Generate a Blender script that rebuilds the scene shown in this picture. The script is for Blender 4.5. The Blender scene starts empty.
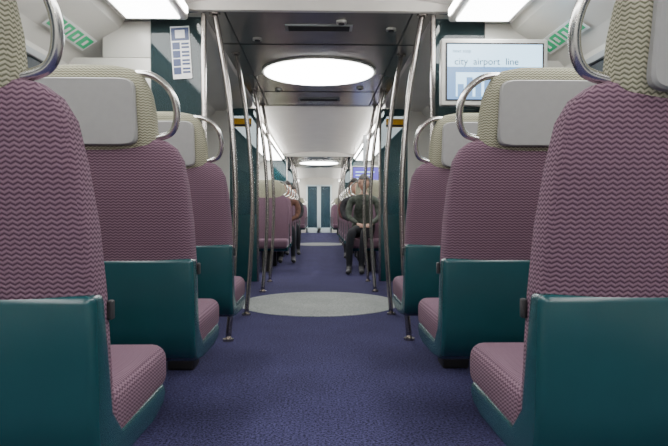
import bpy, bmesh, math
from mathutils import Vector, Matrix
scene = bpy.context.scene
COL = scene.collection

# ------------------------------------------------------------------ materials
def new_mat(name):
    m = bpy.data.materials.new(name); m.use_nodes = True
    return m, m.node_tree, m.node_tree.nodes['Principled BSDF']

def plain(name, col, rough=0.5, metal=0.0, emis=None, es=0.0, noise=0.0, nscale=40, bump=0.0, spec=None):
    m, nt, b = new_mat(name)
    b.inputs['Base Color'].default_value = (*col, 1)
    b.inputs['Roughness'].default_value = rough
    b.inputs['Metallic'].default_value = metal
    if spec is not None: b.inputs['Specular IOR Level'].default_value = spec
    if emis:
        b.inputs['Emission Color'].default_value = (*emis, 1)
        b.inputs['Emission Strength'].default_value = es
    tc = nt.nodes.new('ShaderNodeTexCoord')
    n = nt.nodes.new('ShaderNodeTexNoise'); n.inputs['Scale'].default_value = nscale
    n.inputs['Detail'].default_value = 4
    nt.links.new(tc.outputs['Object'], n.inputs['Vector'])
    r = nt.nodes.new('ShaderNodeValToRGB')
    a = max(noise, 0.03)
    r.color_ramp.elements[0].position = 0.3; r.color_ramp.elements[1].position = 0.7
    r.color_ramp.elements[0].color = (*[c*(1-a) for c in col], 1)
    r.color_ramp.elements[1].color = (*[min(1, c*(1+a)) for c in col], 1)
    nt.links.new(n.outputs['Fac'], r.inputs['Fac'])
    nt.links.new(r.outputs['Color'], b.inputs['Base Color'])
    if bump > 0:
        bp = nt.nodes.new('ShaderNodeBump'); bp.inputs['Strength'].default_value = bump
        bp.inputs['Distance'].default_value = 0.003
        nt.links.new(n.outputs['Fac'], bp.inputs['Height'])
        nt.links.new(bp.outputs['Normal'], b.inputs['Normal'])
    return m

def zigzag(name, c_dark, c_light, half=0.014, row=0.0125, slope=0.75, lo=0.3, hi=0.6, bump=0.4):
    m, nt, b = new_mat(name)
    N = nt.nodes.new; L = nt.links.new
    uv = N('ShaderNodeUVMap'); uv.uv_map = 'UVMap'
    sep = N('ShaderNodeSeparateXYZ'); L(uv.outputs['UV'], sep.inputs[0])
    pp = N('ShaderNodeMath'); pp.operation = 'PINGPONG'; L(sep.outputs['X'], pp.inputs[0]); pp.inputs[1].default_value = half
    ml = N('ShaderNodeMath'); ml.operation = 'MULTIPLY'; L(pp.outputs[0], ml.inputs[0]); ml.inputs[1].default_value = slope
    ad = N('ShaderNodeMath'); ad.operation = 'ADD'; L(ml.outputs[0], ad.inputs[0]); L(sep.outputs['Y'], ad.inputs[1])
    p2 = N('ShaderNodeMath'); p2.operation = 'PINGPONG'; L(ad.outputs[0], p2.inputs[0]); p2.inputs[1].default_value = row/2
    dv = N('ShaderNodeMath'); dv.operation = 'DIVIDE'; L(p2.outputs[0], dv.inputs[0]); dv.inputs[1].default_value = row/2
    r = N('ShaderNodeValToRGB')
    r.color_ramp.elements[0].position = lo; r.color_ramp.elements[1].position = hi
    r.color_ramp.elements[0].color = (*c_dark, 1); r.color_ramp.elements[1].color = (*c_light, 1)
    L(dv.outputs[0], r.inputs['Fac'])
    ns = N('ShaderNodeTexNoise'); ns.inputs['Scale'].default_value = 500; ns.inputs['Detail'].default_value = 2
    L(uv.outputs['UV'], ns.inputs['Vector'])
    mx = N('ShaderNodeMixRGB'); mx.blend_type = 'MULTIPLY'; mx.inputs[0].default_value = 0.35
    L(r.outputs['Color'], mx.inputs[1]); L(ns.outputs['Fac'], mx.inputs[2])
    L(mx.outputs['Color'], b.inputs['Base Color'])
    bp = N('ShaderNodeBump'); bp.inputs['Strength'].default_value = bump; bp.inputs['Distance'].default_value = 0.002
    L(dv.outputs[0], bp.inputs['Height']); L(bp.outputs['Normal'], b.inputs['Normal'])
    b.inputs['Roughness'].default_value = 0.9
    b.inputs['Specular IOR Level'].default_value = 0.2
    return m

def glass(name, tint, opacity, rough=0.05):
    m = bpy.data.materials.new(name); m.use_nodes = True
    nt = m.node_tree; nt.nodes.clear(); N = nt.nodes.new; L = nt.links.new
    out = N('ShaderNodeOutputMaterial')
    tr = N('ShaderNodeBsdfTransparent'); tr.inputs[0].default_value = (*[0.5+0.5*t for t in tint], 1)
    pb = N('ShaderNodeBsdfPrincipled'); pb.inputs['Base Color'].default_value = (*tint, 1); pb.inputs['Roughness'].default_value = rough
    tc = N('ShaderNodeTexCoord'); ns = N('ShaderNodeTexNoise'); ns.inputs['Scale'].default_value = 1.5
    L(tc.outputs['Object'], ns.inputs['Vector'])
    mr = N('ShaderNodeMapRange'); mr.inputs['To Min'].default_value = opacity*0.85; mr.inputs['To Max'].default_value = min(1, opacity*1.15)
    L(ns.outputs['Fac'], mr.inputs['Value'])
    mx = N('ShaderNodeMixShader'); L(mr.outputs[0], mx.inputs[0]); L(tr.outputs[0], mx.inputs[1]); L(pb.outputs[0], mx.inputs[2])
    L(mx.outputs[0], out.inputs[0])
    return m

M_FAB = zigzag('mauve_chevron_fabric', (0.070, 0.033, 0.056), (0.220, 0.138, 0.182), half=0.0085, row=0.0092, slope=0.55, lo=0.1, hi=0.75)
M_CREAM = zigzag('cream_chevron_fabric', (0.155, 0.155, 0.105), (0.44, 0.43, 0.32), half=0.007, row=0.0085, slope=0.65)
M_TEAL = plain('teal_plastic_shell', (0.009, 0.052, 0.060), 0.27, noise=0.05, nscale=8)
M_PANEL = plain('grey_plastic_panel', (0.28, 0.28, 0.275), 0.4, noise=0.02)
M_STEEL = plain('brushed_steel', (0.66, 0.65, 0.63), 0.22, 1.0)
M_POLE = plain('pole_steel', (0.40, 0.37, 0.35), 0.27, 1.0)
M_DARK = plain('dark_rubber', (0.02, 0.02, 0.022), 0.6)
M_LEG = plain('leg_metal', (0.02, 0.02, 0.02), 0.5, 0.3)
M_WALL = plain('cream_wall_laminate', (0.62, 0.61, 0.56), 0.25, noise=0.02, nscale=3)
M_CEILW = plain('white_ceiling_panel', (0.82, 0.80, 0.76), 0.25, noise=0.02, nscale=3)
M_CEILD = plain('grey_metal_ceiling', (0.32, 0.305, 0.29), 0.22, 0.45, noise=0.05, nscale=4)
M_WIN = plain('dark_window_glass', (0.012, 0.022, 0.035), 0.05)
M_FRAME = plain('window_frame_grey', (0.30, 0.32, 0.33), 0.4)
M_LIGHT = plain('light_diffuser', (0.9, 0.9, 0.9), 0.5, emis=(0.98, 0.98, 0.97), es=14.5)
M_CEILFILL = plain('added_ceiling_fill', (0.9, 0.9, 0.9), 0.5, emis=(1.0, 0.97, 0.93), es=26.0)  # added glow to brighten the saloon ceilings, not a fitting of the carriage
M_DISC = plain('disc_light_diffuser', (0.9, 0.9, 0.9), 0.5, emis=(0.99, 0.99, 0.97), es=17.0)
M_DOORP = plain('door_panel_teal_grey', (0.05, 0.10, 0.11), 0.25)
M_GLT = glass('teal_draught_glass', (0.02, 0.10, 0.12), 0.6)
M_GLD = glass('smoked_draught_glass', (0.03, 0.055, 0.06), 0.68)
M_GREEN = plain('green_sign', (0.0, 0.42, 0.16), 0.4, emis=(0.0, 0.5, 0.2), es=0.15)
M_WHITE = plain('white_vinyl', (0.8, 0.8, 0.8), 0.4)
M_NAVY = plain('navy_print', (0.02, 0.04, 0.13), 0.4)
M_YEL = plain('yellow_sign', (0.80, 0.42, 0.01), 0.4)
M_SILVER = plain('silver_bezel', (0.55, 0.55, 0.52), 0.35, 0.2)

# carpet
def carpet(name, c1, c2, scale, bump=0.5):
    m, nt, b = new_mat(name); N = nt.nodes.new; L = nt.links.new
    tc = N('ShaderNodeTexCoord')
    n = N('ShaderNodeTexNoise'); n.inputs['Scale'].default_value = scale; n.inputs['Detail'].default_value = 3; n.inputs['Roughness'].default_value = 0.8
    L(tc.outputs['Object'], n.inputs['Vector'])
    n2 = N('ShaderNodeTexNoise'); n2.inputs['Scale'].default_value = 3
    L(tc.outputs['Object'], n2.inputs['Vector'])
    r = N('ShaderNodeValToRGB'); r.color_ramp.elements[0].position = 0.38; r.color_ramp.elements[1].position = 0.62
    r.color_ramp.elements[0].color = (*c1, 1); r.color_ramp.elements[1].color = (*c2, 1)
    L(n.outputs['Fac'], r.inputs['Fac'])
    mr = N('ShaderNodeMapRange'); mr.inputs['To Min'].default_value = 0.75; mr.inputs['To Max'].default_value = 1.2
    L(n2.outputs['Fac'], mr.inputs['Value'])
    mx = N('ShaderNodeVectorMath'); mx.operation = 'SCALE'
    L(r.outputs['Color'], mx.inputs[0]); L(mr.outputs[0], mx.inputs['Scale'])
    L(mx.outputs[0], b.inputs['Base Color'])
    bp = N('ShaderNodeBump'); bp.inputs['Strength'].default_value = bump; bp.inputs['Distance'].default_value = 0.004
    L(n.outputs['Fac'], bp.inputs['Height']); L(bp.outputs['Normal'], b.inputs['Normal'])
    b.inputs['Roughness'].default_value = 0.95; b.inputs['Specular IOR Level'].default_value = 0.15
    return m
M_CARPET = carpet('navy_carpet', (0.005, 0.005, 0.020), (0.068, 0.064, 0.155), 100, 0.8)
M_VINYL = carpet('speckled_grey_vinyl', (0.17, 0.185, 0.185), (0.33, 0.345, 0.33), 90, 0.1)

# ------------------------------------------------------------------ mesh helpers
def empty(name, loc=(0, 0, 0), rot=0.0):
    o = bpy.data.objects.new(name, None); COL.objects.link(o)
    o.location = loc; o.rotation_euler = (0, 0, rot); o.empty_display_size = 0.1
    return o

def obj(name, mesh, parent=None):
    o = bpy.data.objects.new(name, mesh); COL.objects.link(o)
    if parent: o.parent = parent
    return o

def boxuv(me):
    uvl = me.uv_layers.new(name='UVMap')
    for p in me.polygons:
        n = p.normal; ax = max(range(3), key=lambda i: abs(n[i]))
        for li in p.loop_indices:
            v = me.vertices[me.loops[li].vertex_index].co
            uvl.data[li].uv = (v.y, v.z) if ax == 0 else ((v.x, v.z) if ax == 1 else (v.x, v.y))

def mesh(name, verts, faces, mat, smooth=True, uv=True):
    me = bpy.data.meshes.new(name)
    me.from_pydata([tuple(v) for v in verts], [], faces); me.update()
    bm = bmesh.new(); bm.from_mesh(me); bmesh.ops.recalc_face_normals(bm, faces=bm.faces); bm.to_mesh(me); bm.free()
    if uv: boxuv(me)
    if mat: me.materials.append(mat)
    if smooth:
        for p in me.polygons: p.use_smooth = True
    return me

def box_me(name, lo, hi, mat, bevel=0.0, seg=3):
    bm = bmesh.new(); bmesh.ops.create_cube(bm, size=1.0)
    for v in bm.verts:
        v.co = Vector([(lo[i]+hi[i])/2 + v.co[i]*(hi[i]-lo[i]) for i in range(3)])
    if bevel > 0:
        bmesh.ops.bevel(bm, geom=bm.edges[:], offset=bevel, segments=seg, affect='EDGES', profile=0.5)
    me = bpy.data.meshes.new(name); bm.to_mesh(me); bm.free(); me.update()
    boxuv(me); me.materials.append(mat)
    if bevel > 0:
        for p in me.polygons: p.use_smooth = True
    return me

def box(name, lo, hi, mat, parent=None, bevel=0.0, seg=3):
    return obj(name, box_me(name, lo, hi, mat, bevel, seg), parent)

def rings_me(name, rings, mat, closed_caps=True, smooth=True):
    n = len(rings[0]); verts = [p for r in rings for p in r]; faces = []
    for i in range(len(rings)-1):
        for j in range(n):
            k = (j+1) % n
            faces.append((i*n+j, i*n+k, (i+1)*n+k, (i+1)*n+j))
    if closed_caps:
        faces.append(tuple(range(n))[::-1]); faces.append(tuple((len(rings)-1)*n+j for j in range(n)))
    return mesh(name, verts, faces, mat, smooth)

def superring(cx, cy, hx, hy, z, n=4.0, N=40, yslope=0.0):
    pts = []
    for i in range(N):
        t = 2*math.pi*i/N; c, s = math.cos(t), math.sin(t)
        x = hx*math.copysign(abs(c)**(2/n), c); y = hy*math.copysign(abs(s)**(2/n), s)
        pts.append((cx+x, cy+y, z+yslope*y))
    return pts

def smoothstep_interp(keys, z):
    for i in range(len(keys)-1):
        a, b = keys[i], keys[i+1]
        if z <= b[0]:
            t = (z-a[0])/(b[0]-a[0])
            return [a[k]+(b[k]-a[k])*t for k in range(1, len(a))]
    return list(keys[-1][1:])

def catmull(pts, sub=8):
    P = [Vector(p) for p in pts]; out = []
    for i in range(len(P)-1):
        p0 = P[i-1] if i > 0 else 2*P[0]-P[1]; p1 = P[i]; p2 = P[i+1]
        p3 = P[i+2] if i+2 < len(P) else 2*P[-1]-P[-2]
        for s in range(sub):
            t = s/sub
            out.append(0.5*((2*p1)+(-p0+p2)*t+(2*p0-5*p1+4*p2-p3)*t*t+(-p0+3*p1-3*p2+p3)*t**3))
    out.append(P[-1]); return out

def tube_me(name, pts, r, mat, n=14, sub=8, radii=None):
    path = catmull(pts, sub) if sub > 1 else [Vector(p) for p in pts]
    rings = []; up = Vector((0.13, 0.9, 0.2)).normalized()
    for i, p in enumerate(path):
        t = (path[min(i+1, len(path)-1)]-path[max(i-1, 0)]).normalized()
        a = t.cross(up)
        if a.length < 1e-3: a = t.cross(Vector((1, 0, 0)))
        a.normalize(); b = t.cross(a).normalized()
        rr = r if radii is None else radii[0]+(radii[1]-radii[0])*i/(len(path)-1)
        rings.append([p+a*rr*math.cos(2*math.pi*k/n)+b*rr*math.sin(2*math.pi*k/n) for k in range(n)])
    return rings_me(name, rings, mat)

def tube(name, pts, r, mat, parent=None, **k):
    return obj(name, tube_me(name, pts, r, mat, **k), parent)

def sheet(name, prof, y0, y1, mat, parent=None, smooth=False, thick=0.0):
    verts = []; faces = []
    for (x, z) in prof: verts += [(x, y0, z), (x, y1, z)]
    for i in range(len(prof)-1): faces.append((2*i, 2*i+1, 2*i+3, 2*i+2))
    return obj(name, mesh(name, verts, faces, mat, smooth), parent)

def prism_yz(name, prof, x0, x1, mat, bevel=0.012):
    n = len(prof)
    verts = [(x0, y, z) for y, z in prof]+[(x1, y, z) for y, z in prof]
    faces = [tuple(range(n)), tuple(range(2*n-1, n-1, -1))]
    for i in range(n):
        j = (i+1) % n; faces.append((i, j, n+j, n+i))
    me = mesh(name, verts, faces, mat, True)
    bm = bmesh.new(); bm.from_mesh(me)
    es = [e for e in bm.edges if len(e.link_faces) == 2 and e.calc_face_angle(0) > 0.9]
    bmesh.ops.bevel(bm, geom=es, offset=bevel, segments=3, affect='EDGES', profile=0.5)
    bm.to_mesh(me); bm.free()
    for p in me.polygons: p.use_smooth = True
    return me

# ------------------------------------------------------------------ seat meshes (local: rear y=0, faces +y)
HW = 0.295
back_keys = [  # z, halfwidth, centre y, half thickness
    (0.34, HW-.02, 0.085, 0.05), (0.42, HW, 0.085, 0.065), (0.66, HW, 0.050, 0.068), (0.80, HW-0.002, 0.020, 0.066),
    (0.92, HW-0.010, -0.010, 0.060), (1.000, HW-0.022, -0.026, 0.055), (1.040, HW-0.042, -0.035, 0.047),
    (1.062, HW-0.070, -0.040, 0.036), (1.074, HW-0.120, -0.043, 0.02)]
zs = [0.34+0.02*i for i in range(34)]+[1.030, 1.040, 1.051, 1.062, 1.069, 1.074]
zs = sorted(set(round(z, 4) for z in zs))
rings = []
for z in zs:
    hw, cy, ht = smoothstep_interp(back_keys, z)
    rings.append(superring(0, cy, hw, ht, z, 5.0, 48))
ME_BACK = rings_me('backrest_upholstery', rings, M_FAB)
shell_prof = [(-0.024, 0.672), (-0.014, 0.56), (-0.008, 0.44), (0.004, 0.375), (0.03, 0.33), (0.075, 0.305), (0.20, 0.29),
              (0.40, 0.285), (0.49, 0.30), (0.515, 0.33), (0.505, 0.36), (0.16, 0.36), (0.10, 0.42), (0.075, 0.55), (0.05, 0.672)]
ME_SHELL = prism_yz('rear_shell', shell_prof, -HW-0.006, HW+0.006, M_TEAL, 0.016)
bm = bmesh.new(); bmesh.ops.create_cube(bm, size=1.0)
for v in bm.verts:
    v.co = Vector((v.co.x*2*(HW+0.002), 0.33+v.co.y*0.46, 0.392+v.co.z*0.125))
    if v.co.y > 0.4: v.co.z += 0.006
bmesh.ops.bevel(bm, geom=bm.edges[:], offset=0.04, segments=5, affect='EDGES', profile=0.5)
ME_CUSH = bpy.data.meshes.new('seat_cushion'); bm.to_mesh(ME_CUSH); bm.free(); ME_CUSH.update(); boxuv(ME_CUSH)
ME_CUSH.materials.append(M_FAB)
for p in ME_CUSH.polygons: p.use_smooth = True
hk = [(0.99, 0.195, -0.020, 0.04), (1.05, 0.212, -0.040, 0.052), (1.15, 0.210, -0.058, 0.056), (1.22, 0.200, -0.070, 0.054),
      (1.265, 0.178, -0.078, 0.046), (1.288, 0.148, -0.082, 0.034), (1.30, 0.09, -0.084, 0.016)]
hz = sorted(set([round(0.99+0.02*i, 4) for i in range(14)]+[1.265, 1.277, 1.288, 1.296, 1.30]))
rings = []
for z in hz:
    hw, cy, ht = smoothstep_interp(hk, z); rings.append(superring(0, cy, hw, ht, z, 3.6, 44))
ME_HEAD = rings_me('headrest', rings, M_CREAM)
def panel_me():
    N = 44; out = []
    for (sc, off) in ((1.0, 0.02), (1.0, -0.006), (0.965, -0.011)):
        ring = []
        for i in range(N):
            t = 2*math.pi*i/N; c, s = math.cos(t), math.sin(t); n = 9
            x = 0.162*sc*math.copysign(abs(c)**(2/n), c); w = 0.104*sc*math.copysign(abs(s)**(2/n), s)
            z = 1.148+w
            y = -0.112-(z-1.148)*0.16
            ring.append((x, y+off, z))
        out.append(ring)
    return rings_me('headrest_panel', out, M_PANEL, smooth=False)
ME_PANEL = panel_me()
def handle_me(s):
    pts = [(0.08*s, -0.080, 1.245), (0.12*s, -0.085, 1.272), (0.19*s, -0.086, 1.268), (0.245*s, -0.078, 1.22),
           (0.262*s, -0.066, 1.15), (0.24*s, -0.055, 1.09), (0.17*s, -0.050, 1.068)]
    return tube_me('grab_handle', pts, 0.0115, M_STEEL)
ME_HL, ME_HR = handle_me(-1), handle_me(1)
ME_LEG = box_me('pedestal', (-0.07, 0.20, 0.0), (0.07, 0.34, 0.30), M_LEG, 0.012)
ME_BTN = {s: box_me('recline_lever', (s*(HW+0.004)-0.006, 0.075, 0.61), (s*(HW+0.004)+0.006, 0.095, 0.65), M_DARK, 0.004) for s in (-1, 1)}

def seat(x, y, rot=0.0, handle=0, sx=1.0):
    e = empty('train_seat', (x, y, 0), rot)
    e.scale = (sx, 1, 1)
    off = -handle*0.018
    for nm, me in (('backrest', ME_BACK), ('rear_shell', ME_SHELL), ('seat_cushion', ME_CUSH), ('headrest', ME_HEAD),
                   ('headrest_panel', ME_PANEL), ('pedestal', ME_LEG)):
        o = obj(nm, me, e)
        if nm.startswith('headrest'): o.location.x = off
    if handle:
        obj('grab_handle', ME_HR if handle > 0 else ME_HL, e); obj('recline_lever', ME_BTN[handle], e)
    return e

XA, XB = 0.725, 1.305
for i in range(3):
    y = 1.13+0.88*i
    seat(-XA, y, 0, 1); seat(XA, y, 0, -1); seat(-XB, y, sx=.9); seat(XB, y, sx=.9)
REAR2 = [8.55+0.88*i for i in range(6)]
for y in REAR2+[18.4+0.9*i for i in range(5)]:
    seat(-XA, y, math.pi, -1); seat(XA, y, math.pi, 1)
    if y < 15: seat(-XB, y, math.pi, sx=.9); seat(XB, y, math.pi, sx=.9)

# ------------------------------------------------------------------ room shell
YE = 23.6
S1 = (-3.2, 3.75); V1 = (3.75, 7.1); S2 = (7.1, 13.5); V2 = (13.5, 16.9); S3 = (16.9, YE)
box('floor', (-1.66, -3.2, -0.06), (1.66, YE+1.6, 0.0), M_CARPET)
def disc(name, cx, cy, r, z0, z1, mat, parent=None, N=72):
    rings = [[(cx+r*math.cos(2*math.pi*i/N), cy+r*math.sin(2*math.pi*i/N), z) for i in range(N)] for z in (z0, z1)]
    return obj(name, rings_me(name, rings, mat, smooth=False), parent)
for c in (5.38, 15.2):
    disc('floor_vinyl_disc', 0, c, 0.72, 0.0, 0.004, M_VINYL)
side_prof = [(1.60, 0), (1.62, 0.8), (1.60, 1.70), (1.575, 1.76), (1.50, 1.83), (1.38, 1.91), (1.25, 1.985), (1.22, 2.03)]
for s, nm in ((-1, 'wall_left'), (1, 'wall_right')):
    sheet(nm, [(s*x, z) for x, z in side_prof], -3.2, YE, M_WALL)
cz = [(-1.22, 2.03), (-1.15, 2.10), (-0.8, 2.14), (-0.4, 2.19), (0, 2.21), (0.4, 2.19), (0.8, 2.14), (1.15, 2.10), (1.22, 2.03)]
for (a, b) in (S1, S2, S3, (YE, YE+1.6)):
    sheet('ceiling', cz, a, b, M_CEILW, smooth=True)
for (a, b) in (V1, V2):
    sheet('ceiling', [(-0.74, 2.10), (0.74, 2.10)], a, b, M_CEILD)
    for s in (-1, 1):
        sheet('ceiling', [(s*0.74, 2.10), (s*0.76, 2.085), (s*1.22, 2.03)], a, b, M_WALL)
for i, y in enumerate((3.75, 7.1, 13.5, 16.9)):
    box('trim_%d' % (i+1), (-1.25, y-0.02, 2.095), (1.25, y+0.02, 2.23), M_CEILW)
box('wall_back', (-1.66, -3.26, 0), (1.66, -3.2, 2.25), M_WALL)
for (a, b) in ((S1[0]+0.05, S1[1]-0.08), (S2[0]+0.1, S2[1]-0.1), (S3[0]+0.1, S3[1]-0.1)):
    for s in (-1, 1):
        e = empty('ceiling_light_fixture', (s*1.0, 0, 0))
        box('housing', (-0.20, a, 2.005), (0.20, b, 2.09), M_CEILW, e, 0.02)
        box('diffuser', (-0.16, a+0.06, 1.998), (0.16, b-0.06, 2.008), M_LIGHT, e, 0.003)
        xi = -s*0.202
        box('added_fill_strip', (min(xi, xi-s*0.006), a+0.06, 2.03), (max(xi, xi-s*0.006), b-0.06, 2.07), M_CEILFILL, e)  # emissive strip added to the housing's inner side to lift the ceiling brightness
for (c0, c1, cc) in ((V1[0], V1[1], 5.36), (V2[0], V2[1], 15.2)):
    e = empty('ceiling_disc_light', (0, cc, 0))
    disc('rim', 0, 0, 0.515, 2.085, 2.10, M_SILVER, e)
    disc('diffuser', 0, 0, 0.49, 2.078, 2.086, M_DISC, e)
    for vy in (cc-1.28, cc+1.3):
        e = empty('air_vent', (0, vy, 0))
        box('vent_plate', (-0.23, -0.06, 2.09), (0.23, 0.06, 2.10), M_FRAME, e)
        for k in range(5):
            box('slot_%d' % k, (-0.21, -0.05+k*0.022, 2.086), (0.21, -0.038+k*0.022, 2.092), M_DARK, e)
    for k, sy in enumerate((c0+0.75, cc+0.9)):
        box('ceiling_seam', (-0.74, sy-0.004, 2.096), (0.74, sy+0.004, 2.1), M_DARK)
    for sx in (-0.6, 0.6):
        box('ceiling_seam', (sx-0.004, c0, 2.096), (sx+0.004, c1, 2.1), M_DARK)
    for (dx, dy) in ((0.15, 0.2), (-0.45, 0.6), (0.5, 0.35), (0.42, 2.3), (-0.42, 2.4)):
        e = empty('ceiling_sensor', (dx, c0+dy, 0))
        disc('base', 0, 0, 0.035, 2.085, 2.10, M_SILVER, e, 24); disc('lens', 0, 0, 0.02, 2.078, 2.086, M_DARK, e, 24)

wn = 1
def window(s, y0, y1):
    global wn
    e = empty('window_%d' % wn); wn += 1
    X = 1.60
    def bx(n, x0, x1, a, b, z0, z1, m, bv=0.0):
        box(n, (min(s*x0, s*x1), a, z0), (max(s*x0, s*x1), b, z1), m, e, bv)
    bx('glass', X-0.010, X-0.004, y0+0.03, y1-0.03, 0.84, 1.70, M_WIN)
    bx('frame_top', X-0.03, X, y0, y1, 1.69, 1.73, M_FRAME, 0.006); bx('frame_bottom', X-0.03, X+0.02, y0, y1, 0.80, 0.84, M_FRAME, 0.006)
    bx('frame_a', X-0.03, X+0.01, y0, y0+0.04, 0.80, 1.73, M_FRAME, 0.006); bx('frame_b', X-0.03, X+0.01, y1-0.04, y1, 0.80, 1.73, M_FRAME, 0.006)
for s in (-1, 1):
    for (a, b) in ((-2.8, -1.3), (-1.2, 0.5), (0.6, 2.0), (2.1, 3.7), (7.4, 8.8), (8.9, 10.3), (10.4, 11.8), (11.9, 13.2)):
        window(s, a, b)
dn = 1
def side_door(s, yc):
    global dn
    e = empty('door_%d' % dn); dn += 1
    def bx(n, x0, x1, a, b, z0, z1, m, bv=0.0):
        box(n, (min(s*x0, s*x1), a, z0), (max(s*x0, s*x1), b, z1), m, e, bv)
    for k, (a, b) in enumerate(((yc-0.72, yc-0.005), (yc+0.005, yc+0.72))):
        bx('leaf_%d' % k, 1.55, 1.60, a, b, 0.0, 1.86, M_DOORP, 0.01)
        bx('leaf_glass_%d' % k, 1.543, 1.552, a+0.12, b-0.12, 0.7, 1.68, M_WIN, 0.003)
    bx('frame_a', 1.52, 1.61, yc-0.80, yc-0.72, 0, 1.93, M_FRAME, 0.01); bx('frame_b', 1.52, 1.61, yc+0.72, yc+0.80, 0, 1.93, M_FRAME, 0.01)
    bx('lintel', 1.42, 1.50, yc-0.80, yc+0.80, 1.86, 1.95, M_FRAME, 0.01)
for s in (-1, 1):
    side_door(s, 5.4); side_door(s, 15.2)

pn = 1
def partition(s, y, near):
    global pn
    e = empty('wall_partition_%d' % pn, (0, y, 0)); pn += 1
    def bx(n, x0, x1, z0, z1, m, bv=0.0, t=0.012):
        box(n, (min(s*x0, s*x1), -t, z0), (max(s*x0, s*x1), t, z1), m, e, bv)
    xi = 1.06
    bx('solid_panel', xi, 1.58, 0.0, 1.80, M_WALL, 0.006, 0.02)
    bx('solid_panel_top', xi, 1.36, 1.80, 2.03, M_WALL, 0.006, 0.02)
    bx('lower_panel', 0.74, xi, 0.0, 0.80, M_TEAL, 0.006, 0.02)
    bx('glass_pane', 0.74, xi, 0.80, 2.06, M_GLD if near else M_GLT)
    bx('edge_post', 0.715, 0.745, 0.0, 2.085, M_POLE, 0.006, 0.018)
    return e
for y, nr in ((3.78, True), (7.06, False), (13.54, False), (16.86, False)):
    for s in (-1, 1): partition(s, y, nr)

def pole(s, y):
    e = empty('grab_pole', (0, y, 0))
    tube('pole_tube', [(s*0.585, 0, 0.0), (s*0.55, 0, 0.45), (s*0.535, 0, 0.95), (s*0.565, 0, 1.45), (s*0.62, 0, 1.85), (s*0.665, 0, 2.10)], 0.0185, M_POLE, e)
    disc('base_flange', s*0.585, 0, 0.035, 0.0, 0.015, M_POLE, e, 24)
    disc('top_flange', s*0.664, 0, 0.035, 2.085, 2.10, M_POLE, e, 24)
for y in (3.80, 4.75, 6.12, 7.0, 13.7, 14.6, 15.8, 16.7):
    for s in (-1, 1): pole(s, y)

# end wall with framed gangway door
e = empty('wall_end')
box('left_part', (-1.62, YE, 0), (-0.52, YE+.1, 2.22), M_WALL, e)
box('right_part', (0.52, YE, 0), (1.62, YE+.1, 2.22), M_WALL, e)
box('top_part', (-0.52, YE, 1.92), (0.52, YE+.1, 2.22), M_WALL, e)
M_FARL = plain('far_door_frame', (0.60, 0.70, 0.72), 0.4)
M_FARG = glass('far_door_glass', (0.06, 0.12, 0.16), 0.5)
e = empty('door_5')
for k, x0 in enumerate((-0.52, 0.005)):
    x1 = x0+0.515
    box('stile_a%d' % k, (x0, YE+.02, 0), (x0+0.07, YE+.06, 1.92), M_FARL, e, 0.005)
    box('stile_b%d' % k, (x1-0.07, YE+.02, 0), (x1, YE+.06, 1.92), M_FARL, e, 0.005)
    for j, z in enumerate((0.0, 1.86)):
        box('rail_%d%d' % (k, j), (x0, YE+.02, z), (x1, YE+.06, z+(0.2 if j == 0 else 0.06)), M_FARL, e, 0.005)
    box('pane_%d' % k, (x0+0.05, YE+.035, 0.15), (x1-0.05, YE+.045, 1.88), M_FARG, e)
for s in (-1, 1):
    sheet('wall_gangway_side', [(s*0.95, 0), (s*0.95, 2.2)], YE, YE+1.6, M_WALL)
box('wall_gangway', (-0.95, YE+1.6, 0), (0.95, YE+1.65, 2.2), M_WALL)

# ------------------------------------------------------------------ stickers / signs
def text_me(body, size, mat):
    c = bpy.data.curves.new('txt', 'FONT'); c.body = body; c.size = size; c.extrude = 0.0005
    o = bpy.data.objects.new('tmp', c); COL.objects.link(o)
    dg = bpy.context.evaluated_depsgraph_get(); me = bpy.data.meshes.new_from_object(o.evaluated_get(dg))
    bpy.data.objects.remove(o); me.materials.clear(); me.materials.append(mat); return me
e = empty('information_label', (-0.868, 3.762, 1.835))
e.rotation_euler = (0, -0.06, 0)
box('backing', (-0.060, -0.002, -0.165), (0.060, 0.0, 0.165), M_WHITE, e)
box('header', (-0.055, -0.004, 0.075), (0.055, -0.002, 0.155), M_NAVY, e)
box('header_mark', (-0.03, -0.005, 0.09), (0.03, -0.004, 0.14), M_WHITE, e)
for k in range(4):
    z = 0.04-k*0.052
    box('pictogram_%d' % k, (-0.052, -0.004, z-0.02), (-0.005, -0.002, z+0.024), M_NAVY, e)
    for j in range(2):
        box('line_%d%d' % (k, j), (0.004, -0.004, z+0.008-j*0.022), (0.052, -0.002, z+0.020-j*0.022), M_NAVY, e)
for s in (-1, 1):
    for y0 in (3.46, 0.6):
        e = empty('emergency_exit_sign', (s*1.432, y0, 1.872))
        d = Vector((s*0.12, 0, -0.08)).normalized(); n = Vector((-s*0.08, 0, -0.12)).normalized()
        def quad(nm, y0_, y1_, w0, w1, off, m):
            vs = [d*w0+n*off+Vector((0, y0_, 0)), d*w0+n*off+Vector((0, y1_, 0)), d*w1+n*off+Vector((0, y1_, 0)), d*w1+n*off+Vector((0, y0_, 0))]
            vs += [v-n*0.003 for v in vs]
            obj(nm, mesh(nm, vs, [(0, 1, 2, 3), (7, 6, 5, 4), (0, 4, 5, 1), (1, 5, 6, 2), (2, 6, 7, 3), (3, 7, 4, 0)], m, False), e)
        quad('backing', -0.27, 0.27, -0.055, 0.055, 0.012, M_WHITE)
        for q, (a, b) in enumerate(((-0.25, -0.13), (-0.11, -0.02), (0.01, 0.10), (0.13, 0.25))):
            quad('green_%d' % q, a, b, -0.040, 0.040, 0.014, M_GREEN)
            m_ = (a+b)/2
            quad('figure_%d' % q, m_-0.015, m_+0.015, -0.022, 0.022, 0.016, M_WHITE)
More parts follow.
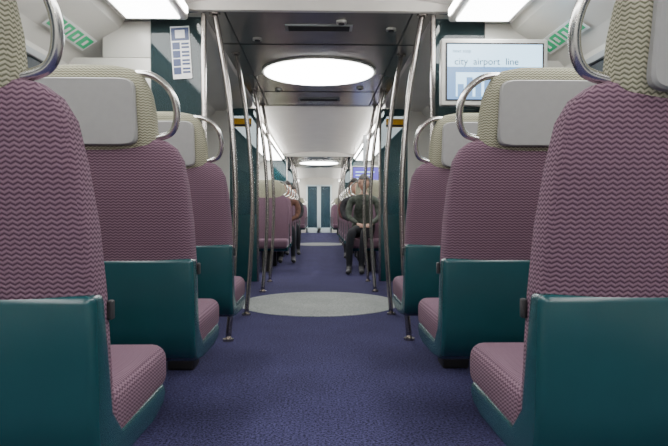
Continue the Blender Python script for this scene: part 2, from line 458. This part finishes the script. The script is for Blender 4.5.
for s in (-1, 1):
    e = empty('yellow_warning_sign', (s*0.92, 7.035, 1.89))
    box('plate', (-0.12, 0.0, -0.05), (0.12, 0.008, 0.05), M_YEL, e, 0.002)
    box('band', (-0.12, -0.002, -0.045), (0.12, 0.0, -0.02), M_DARK, e)

# ------------------------------------------------------------------ monitors
M_SCR = plain('screen_glow', (0.1, 0.1, 0.1), 0.3, emis=(0.10, 0.36, 0.80), es=1.4)
M_SCRW = plain('screen_white', (0.1, 0.1, 0.1), 0.3, emis=(0.45, 0.75, 1.0), es=3.2)
M_SCRD = plain('screen_text', (0.01, 0.01, 0.02), 0.3, emis=(0.01, 0.03, 0.1), es=0.3)
M_SCRP = plain('screen_purple', (0.02, 0.02, 0.05), 0.3, emis=(0.16, 0.12, 0.75), es=1.3)
def monitor(x, y, z, w, h, purple=False):
    e = empty('ceiling_monitor', (x, y, z))
    box('bezel', (-w/2, 0, -h/2), (w/2, 0.06, h/2), M_SILVER, e, 0.008)
    b = 0.035*w/0.62
    box('inner_frame', (-w/2+b*0.7, -0.003, -h/2+b*0.7), (w/2-b*0.7, 0.001, h/2-b*0.7), M_DARK, e)
    iw, ih = w/2-b, h/2-b
    box('display', (-iw, -0.005, -ih), (iw, -0.002, ih), M_SCRP if purple else M_SCR, e)
    if not purple:
        box('display_header', (-iw, -0.0065, ih*0.18), (iw, -0.0045, ih), M_SCRW, e)
        o = obj('caption', text_me('next stop', 0.028, M_SCRD), e); o.rotation_euler = (math.pi/2, 0, 0); o.location = (-iw+0.03, -0.007, ih*0.70)
        o = obj('caption_line', text_me('city  airport  line', 0.056, M_SCRD), e); o.rotation_euler = (math.pi/2, 0, 0); o.location = (-iw+0.04, -0.007, ih*0.26)
        box('picture_sky', (-iw+0.05, -0.0065, -ih*0.9), (iw, -0.0045, -ih*0.02), M_SCRW, e)
        for k in range(9):
            hh = (0.45, 0.7, 0.5, 0.8, 0.55, 0.7, 0.4, 0.65, 0.5)[k]
            x0 = -iw+0.06+k*0.052
            box('picture_tower_%d' % k, (x0, -0.0075, -ih*0.9), (x0+0.036, -0.006, -ih*0.9+ih*hh), M_SCR, e)
    else:
        for k in range(3):
            box('text_line_%d' % k, (-iw*0.8, -0.0065, ih*(0.4-0.4*k)), (iw*(0.7-0.2*k), -0.0045, ih*(0.5-0.4*k)), M_SCRW, e)
    box('rear_case', (-w*0.4, 0.058, -h*0.35), (w*0.4, 0.10, h*0.35), M_FRAME, e, 0.01)
    if purple: box('bracket', (-0.04, 0.04, h/2-0.02), (0.04, 0.07, 2.09-z), M_FRAME, e)
    else: box('wall_arm', (-0.05, 0.09, -0.05), (0.05, 0.32, 0.05), M_FRAME, e)
monitor(1.03, 3.45, 1.65, 0.63, 0.39)
monitor(0.76, 9.6, 1.42, 0.46, 0.32, True)

# ------------------------------------------------------------------ passengers
M_SKIN = plain('skin', (0.50, 0.29, 0.21), 0.55)
M_EYE = plain('eye_dark', (0.02, 0.015, 0.01), 0.3)
M_LIP = plain('lips', (0.40, 0.15, 0.13), 0.5)
def passenger(x, y, jacket, trousers, haircol, headturn=0.0, knee_out=0.0, slouch=0.0, lean=0.0, legdx=0.0):
    MJ = plain('jacket_cloth', jacket, 0.9, noise=0.5, nscale=22); MT = plain('trouser_cloth', trousers, 0.9, noise=0.15)
    MH = plain('hair', haircol, 0.7, noise=0.2, nscale=60)
    e = empty('seated_passenger', (x, y, 0))
    V = []; R = []; E = []
    def add(p, r, par=None):
        V.append(p); R.append(r)
        if par is not None: E.append((par, len(V)-1))
        return len(V)-1
    L_ = lean
    p = add((0, 0, .565), (.15, .115)); b = add((L_*.3, .0, .70), (.14, .11), p); c = add((L_*.7, -.01-slouch*.5, .88), (.155, .11), b)
    u = add((L_, -.02-slouch, 1.0), (.12, .085), c); n = add((L_*1.05, -.035-slouch, 1.085), (.05, .05), u); hd = add((L_*1.1, -.05-slouch, 1.15), (.045, .045), n)
    wr = []
    for s in (-1, 1):
        sh = add((L_+s*.165, -.01-slouch, 1.0), (.062, .062), u); up_ = add((L_+s*.20, -.02-slouch, .90), (.055, .055), sh)
        el = add((L_*.6+s*.215, -.07-slouch, .76), (.045, .045), up_); w = (s*.09, -.29, .665); wv = add(w, (.027, .027), el); wr.append(w)
        ld = legdx
        hp = add((s*.09, -.04, .555), (.095, .095), p); kn = add((s*(.11+knee_out)+ld*.7, -.43, .55), (.062, .065), hp)
        cf = add((s*(.11+knee_out)+ld*.9, -.45, .36), (.055, .058), kn)
        an = add((s*(.10+knee_out)+ld, -.46, .10), (.036, .036), cf); ft = add((s*(.105+knee_out)+ld, -.54, .045), (.04, .035), an)
        add((s*(.11+knee_out)+ld*1.1, -.64, .04), (.036, .03), ft)
    me = bpy.data.meshes.new('body'); me.from_pydata(V, E, []); me.update()
    o = bpy.data.objects.new('tmpb', me); COL.objects.link(o)
    sk = o.modifiers.new('s', 'SKIN'); sk.use_smooth_shade = True
    for i, r in enumerate(R): me.skin_vertices[0].data[i].radius = r
    me.skin_vertices[0].data[0].use_root = True
    ss = o.modifiers.new('ss', 'SUBSURF'); ss.levels = 2; ss.render_levels = 2
    dg = bpy.context.evaluated_depsgraph_get(); bme = bpy.data.meshes.new_from_object(o.evaluated_get(dg))
    bpy.data.objects.remove(o)
    bme.materials.clear()
    for m in (MJ, MT, M_DARK, M_SKIN): bme.materials.append(m)
    for f in bme.polygons:
        q = f.center
        f.use_smooth = True
        if q.z < .11: f.material_index = 2
        elif q.z > 1.075: f.material_index = 3
        elif q.z < .60 or (q.z < .635 and q.y < -.05): f.material_index = 1
        else: f.material_index = 0
    obj('body', bme, e)
    for k, (s, w) in enumerate(((-1, wr[0]), (1, wr[1]))):
        W = Vector(w); fw = Vector((-s*.35, -.93, -.10)).normalized(); sd = Vector((s*.93, -.35, 0)).normalized()
        rr = []
        for (t, hx, hz_) in ((0, .022, .018), (.03, .034, .017), (.07, .041, .015), (.09, .038, .012)):
            rr.append([W+fw*t+sd*hx*math.cos(2*math.pi*j/12)+Vector((0, 0, 1))*hz_*math.sin(2*math.pi*j/12) for j in range(12)])
        obj('palm_%d' % k, rings_me('palm', rr, M_SKIN), e)
        for j, ln in enumerate((.062, .074, .07, .054)):
            st = W+fw*.082+sd*(.03-.02*j)
            tube('finger_%d_%d' % (k, j), [st, st+fw*ln*.45+Vector((0, 0, .004)), st+fw*ln*.8-Vector((0, 0, .012)), st+fw*ln-Vector((0, 0, .028))], .008, M_SKIN, e, n=8, sub=3, radii=(.009, .006))
        st = W+fw*.03-sd*.03
        tube('thumb_%d' % k, [st, st-sd*.022+fw*.022, st-sd*.028+fw*.05], .009, M_SKIN, e, n=8, sub=3, radii=(.011, .007))
    he = bpy.data.objects.new('head', None); COL.objects.link(he); he.parent = e
    he.location = (L_*1.12, -.065-slouch, 1.225); he.rotation_euler = (0.12+slouch*.6, 0, headturn)
    bm = bmesh.new(); bmesh.ops.create_uvsphere(bm, u_segments=32, v_segments=24, radius=1)
    for v in bm.verts:
        q = v.co.copy(); wx = .074; wy = .092
        if q.z < 0: wx *= 1-.32*(-q.z)**1.4
        v.co = Vector((q.x*wx, q.y*wy-(.012*(-q.z) if q.z < 0 else 0), q.z*.115))
        if q.y < -.6 and abs(q.x) < .18 and -.35 < q.z < .05: v.co.y -= .016*(1-abs(q.x)/.18)
        if q.y < -.6 and .1 < abs(q.x) < .5 and 0 < q.z < .25: v.co.y += .006
    hm = bpy.data.meshes.new('face'); bm.to_mesh(hm); bm.free(); hm.materials.append(M_SKIN)
    for f in hm.polygons: f.use_smooth = True
    obj('face', hm, he)
    def ball(nm, c, r, m):
        bm = bmesh.new(); bmesh.ops.create_uvsphere(bm, u_segments=14, v_segments=10, radius=1)
        for v in bm.verts: v.co = Vector((c[i]+v.co[i]*r[i] for i in range(3)))
        q = bpy.data.meshes.new(nm); bm.to_mesh(q); bm.free(); q.materials.append(m)
        for f in q.polygons: f.use_smooth = True
        obj(nm, q, he)
    for s in (-1, 1):
        ball('eye', (s*.028, -.082, .006), (.011, .006, .006), M_EYE); ball('brow', (s*.028, -.086, .026), (.016, .005, .003), MH)
        ball('ear', (s*.074, .0, .0), (.01, .02, .03), M_SKIN)
    ball('mouth', (0, -.088, -.056), (.022, .006, .006), M_LIP)
    bm = bmesh.new(); bmesh.ops.create_uvsphere(bm, u_segments=32, v_segments=24, radius=1)
    bmesh.ops.delete(bm, geom=[v for v in bm.verts if (v.co.z < .40 and v.co.y < -.25) or (v.co.z < -.5)], context='VERTS')
    for v in bm.verts: v.co = Vector((v.co.x*.087, v.co.y*.107+.004, v.co.z*.132+.003))
    r_ = bmesh.ops.solidify(bm, geom=bm.faces[:], thickness=.006)
    q = bpy.data.meshes.new('hair'); bm.to_mesh(q); bm.free(); q.materials.append(MH)
    for f in q.polygons: f.use_smooth = True
    obj('hair', q, he)
    return e
DK = (0.008, 0.009, 0.014)
passenger(0.62, 8.55-0.25, (0.060, 0.072, 0.058), DK, (0.10, 0.095, 0.09), headturn=-0.4, knee_out=-0.02, slouch=0.10, lean=-0.0, legdx=-0.14)
passenger(0.66, 9.43-0.25, (0.018, 0.018, 0.022), DK, (0.015, 0.012, 0.01), headturn=0.2, lean=-.10, legdx=-.1)
passenger(0.66, 11.19-0.25, (0.10, 0.02, 0.02), DK, (0.015, 0.012, 0.01), headturn=0.2, lean=-.06, legdx=-.08)
passenger(-0.62, 10.31-0.25, (0.10, 0.045, 0.03), DK, (0.02, 0.015, 0.012), headturn=0.3, slouch=0.04, lean=.07, legdx=.1)
passenger(-0.62, 12.07-0.25, (0.018, 0.018, 0.022), DK, (0.02, 0.015, 0.012), headturn=0.3, lean=.08, legdx=.12)
passenger(1.27, 8.55-0.25, (0.03, 0.04, 0.04), DK, (0.02, 0.015, 0.012), headturn=0.3)

# ------------------------------------------------------------------ world + camera
w = bpy.data.worlds.new('World'); scene.world = w; w.use_nodes = True
w.node_tree.nodes['Background'].inputs[0].default_value = (0.5, 0.55, 0.6, 1)
w.node_tree.nodes['Background'].inputs[1].default_value = 0.15
cam = bpy.data.cameras.new('camera'); co = bpy.data.objects.new('camera', cam); COL.objects.link(co)
F = 590.0
cam.sensor_width = 36; cam.lens = F*36/668; cam.clip_start = 0.03
co.location = (0, 0, 0.83)
co.rotation_euler = (math.radians(90)-math.atan(11/F), 0, -math.atan(15/F))
scene.camera = co
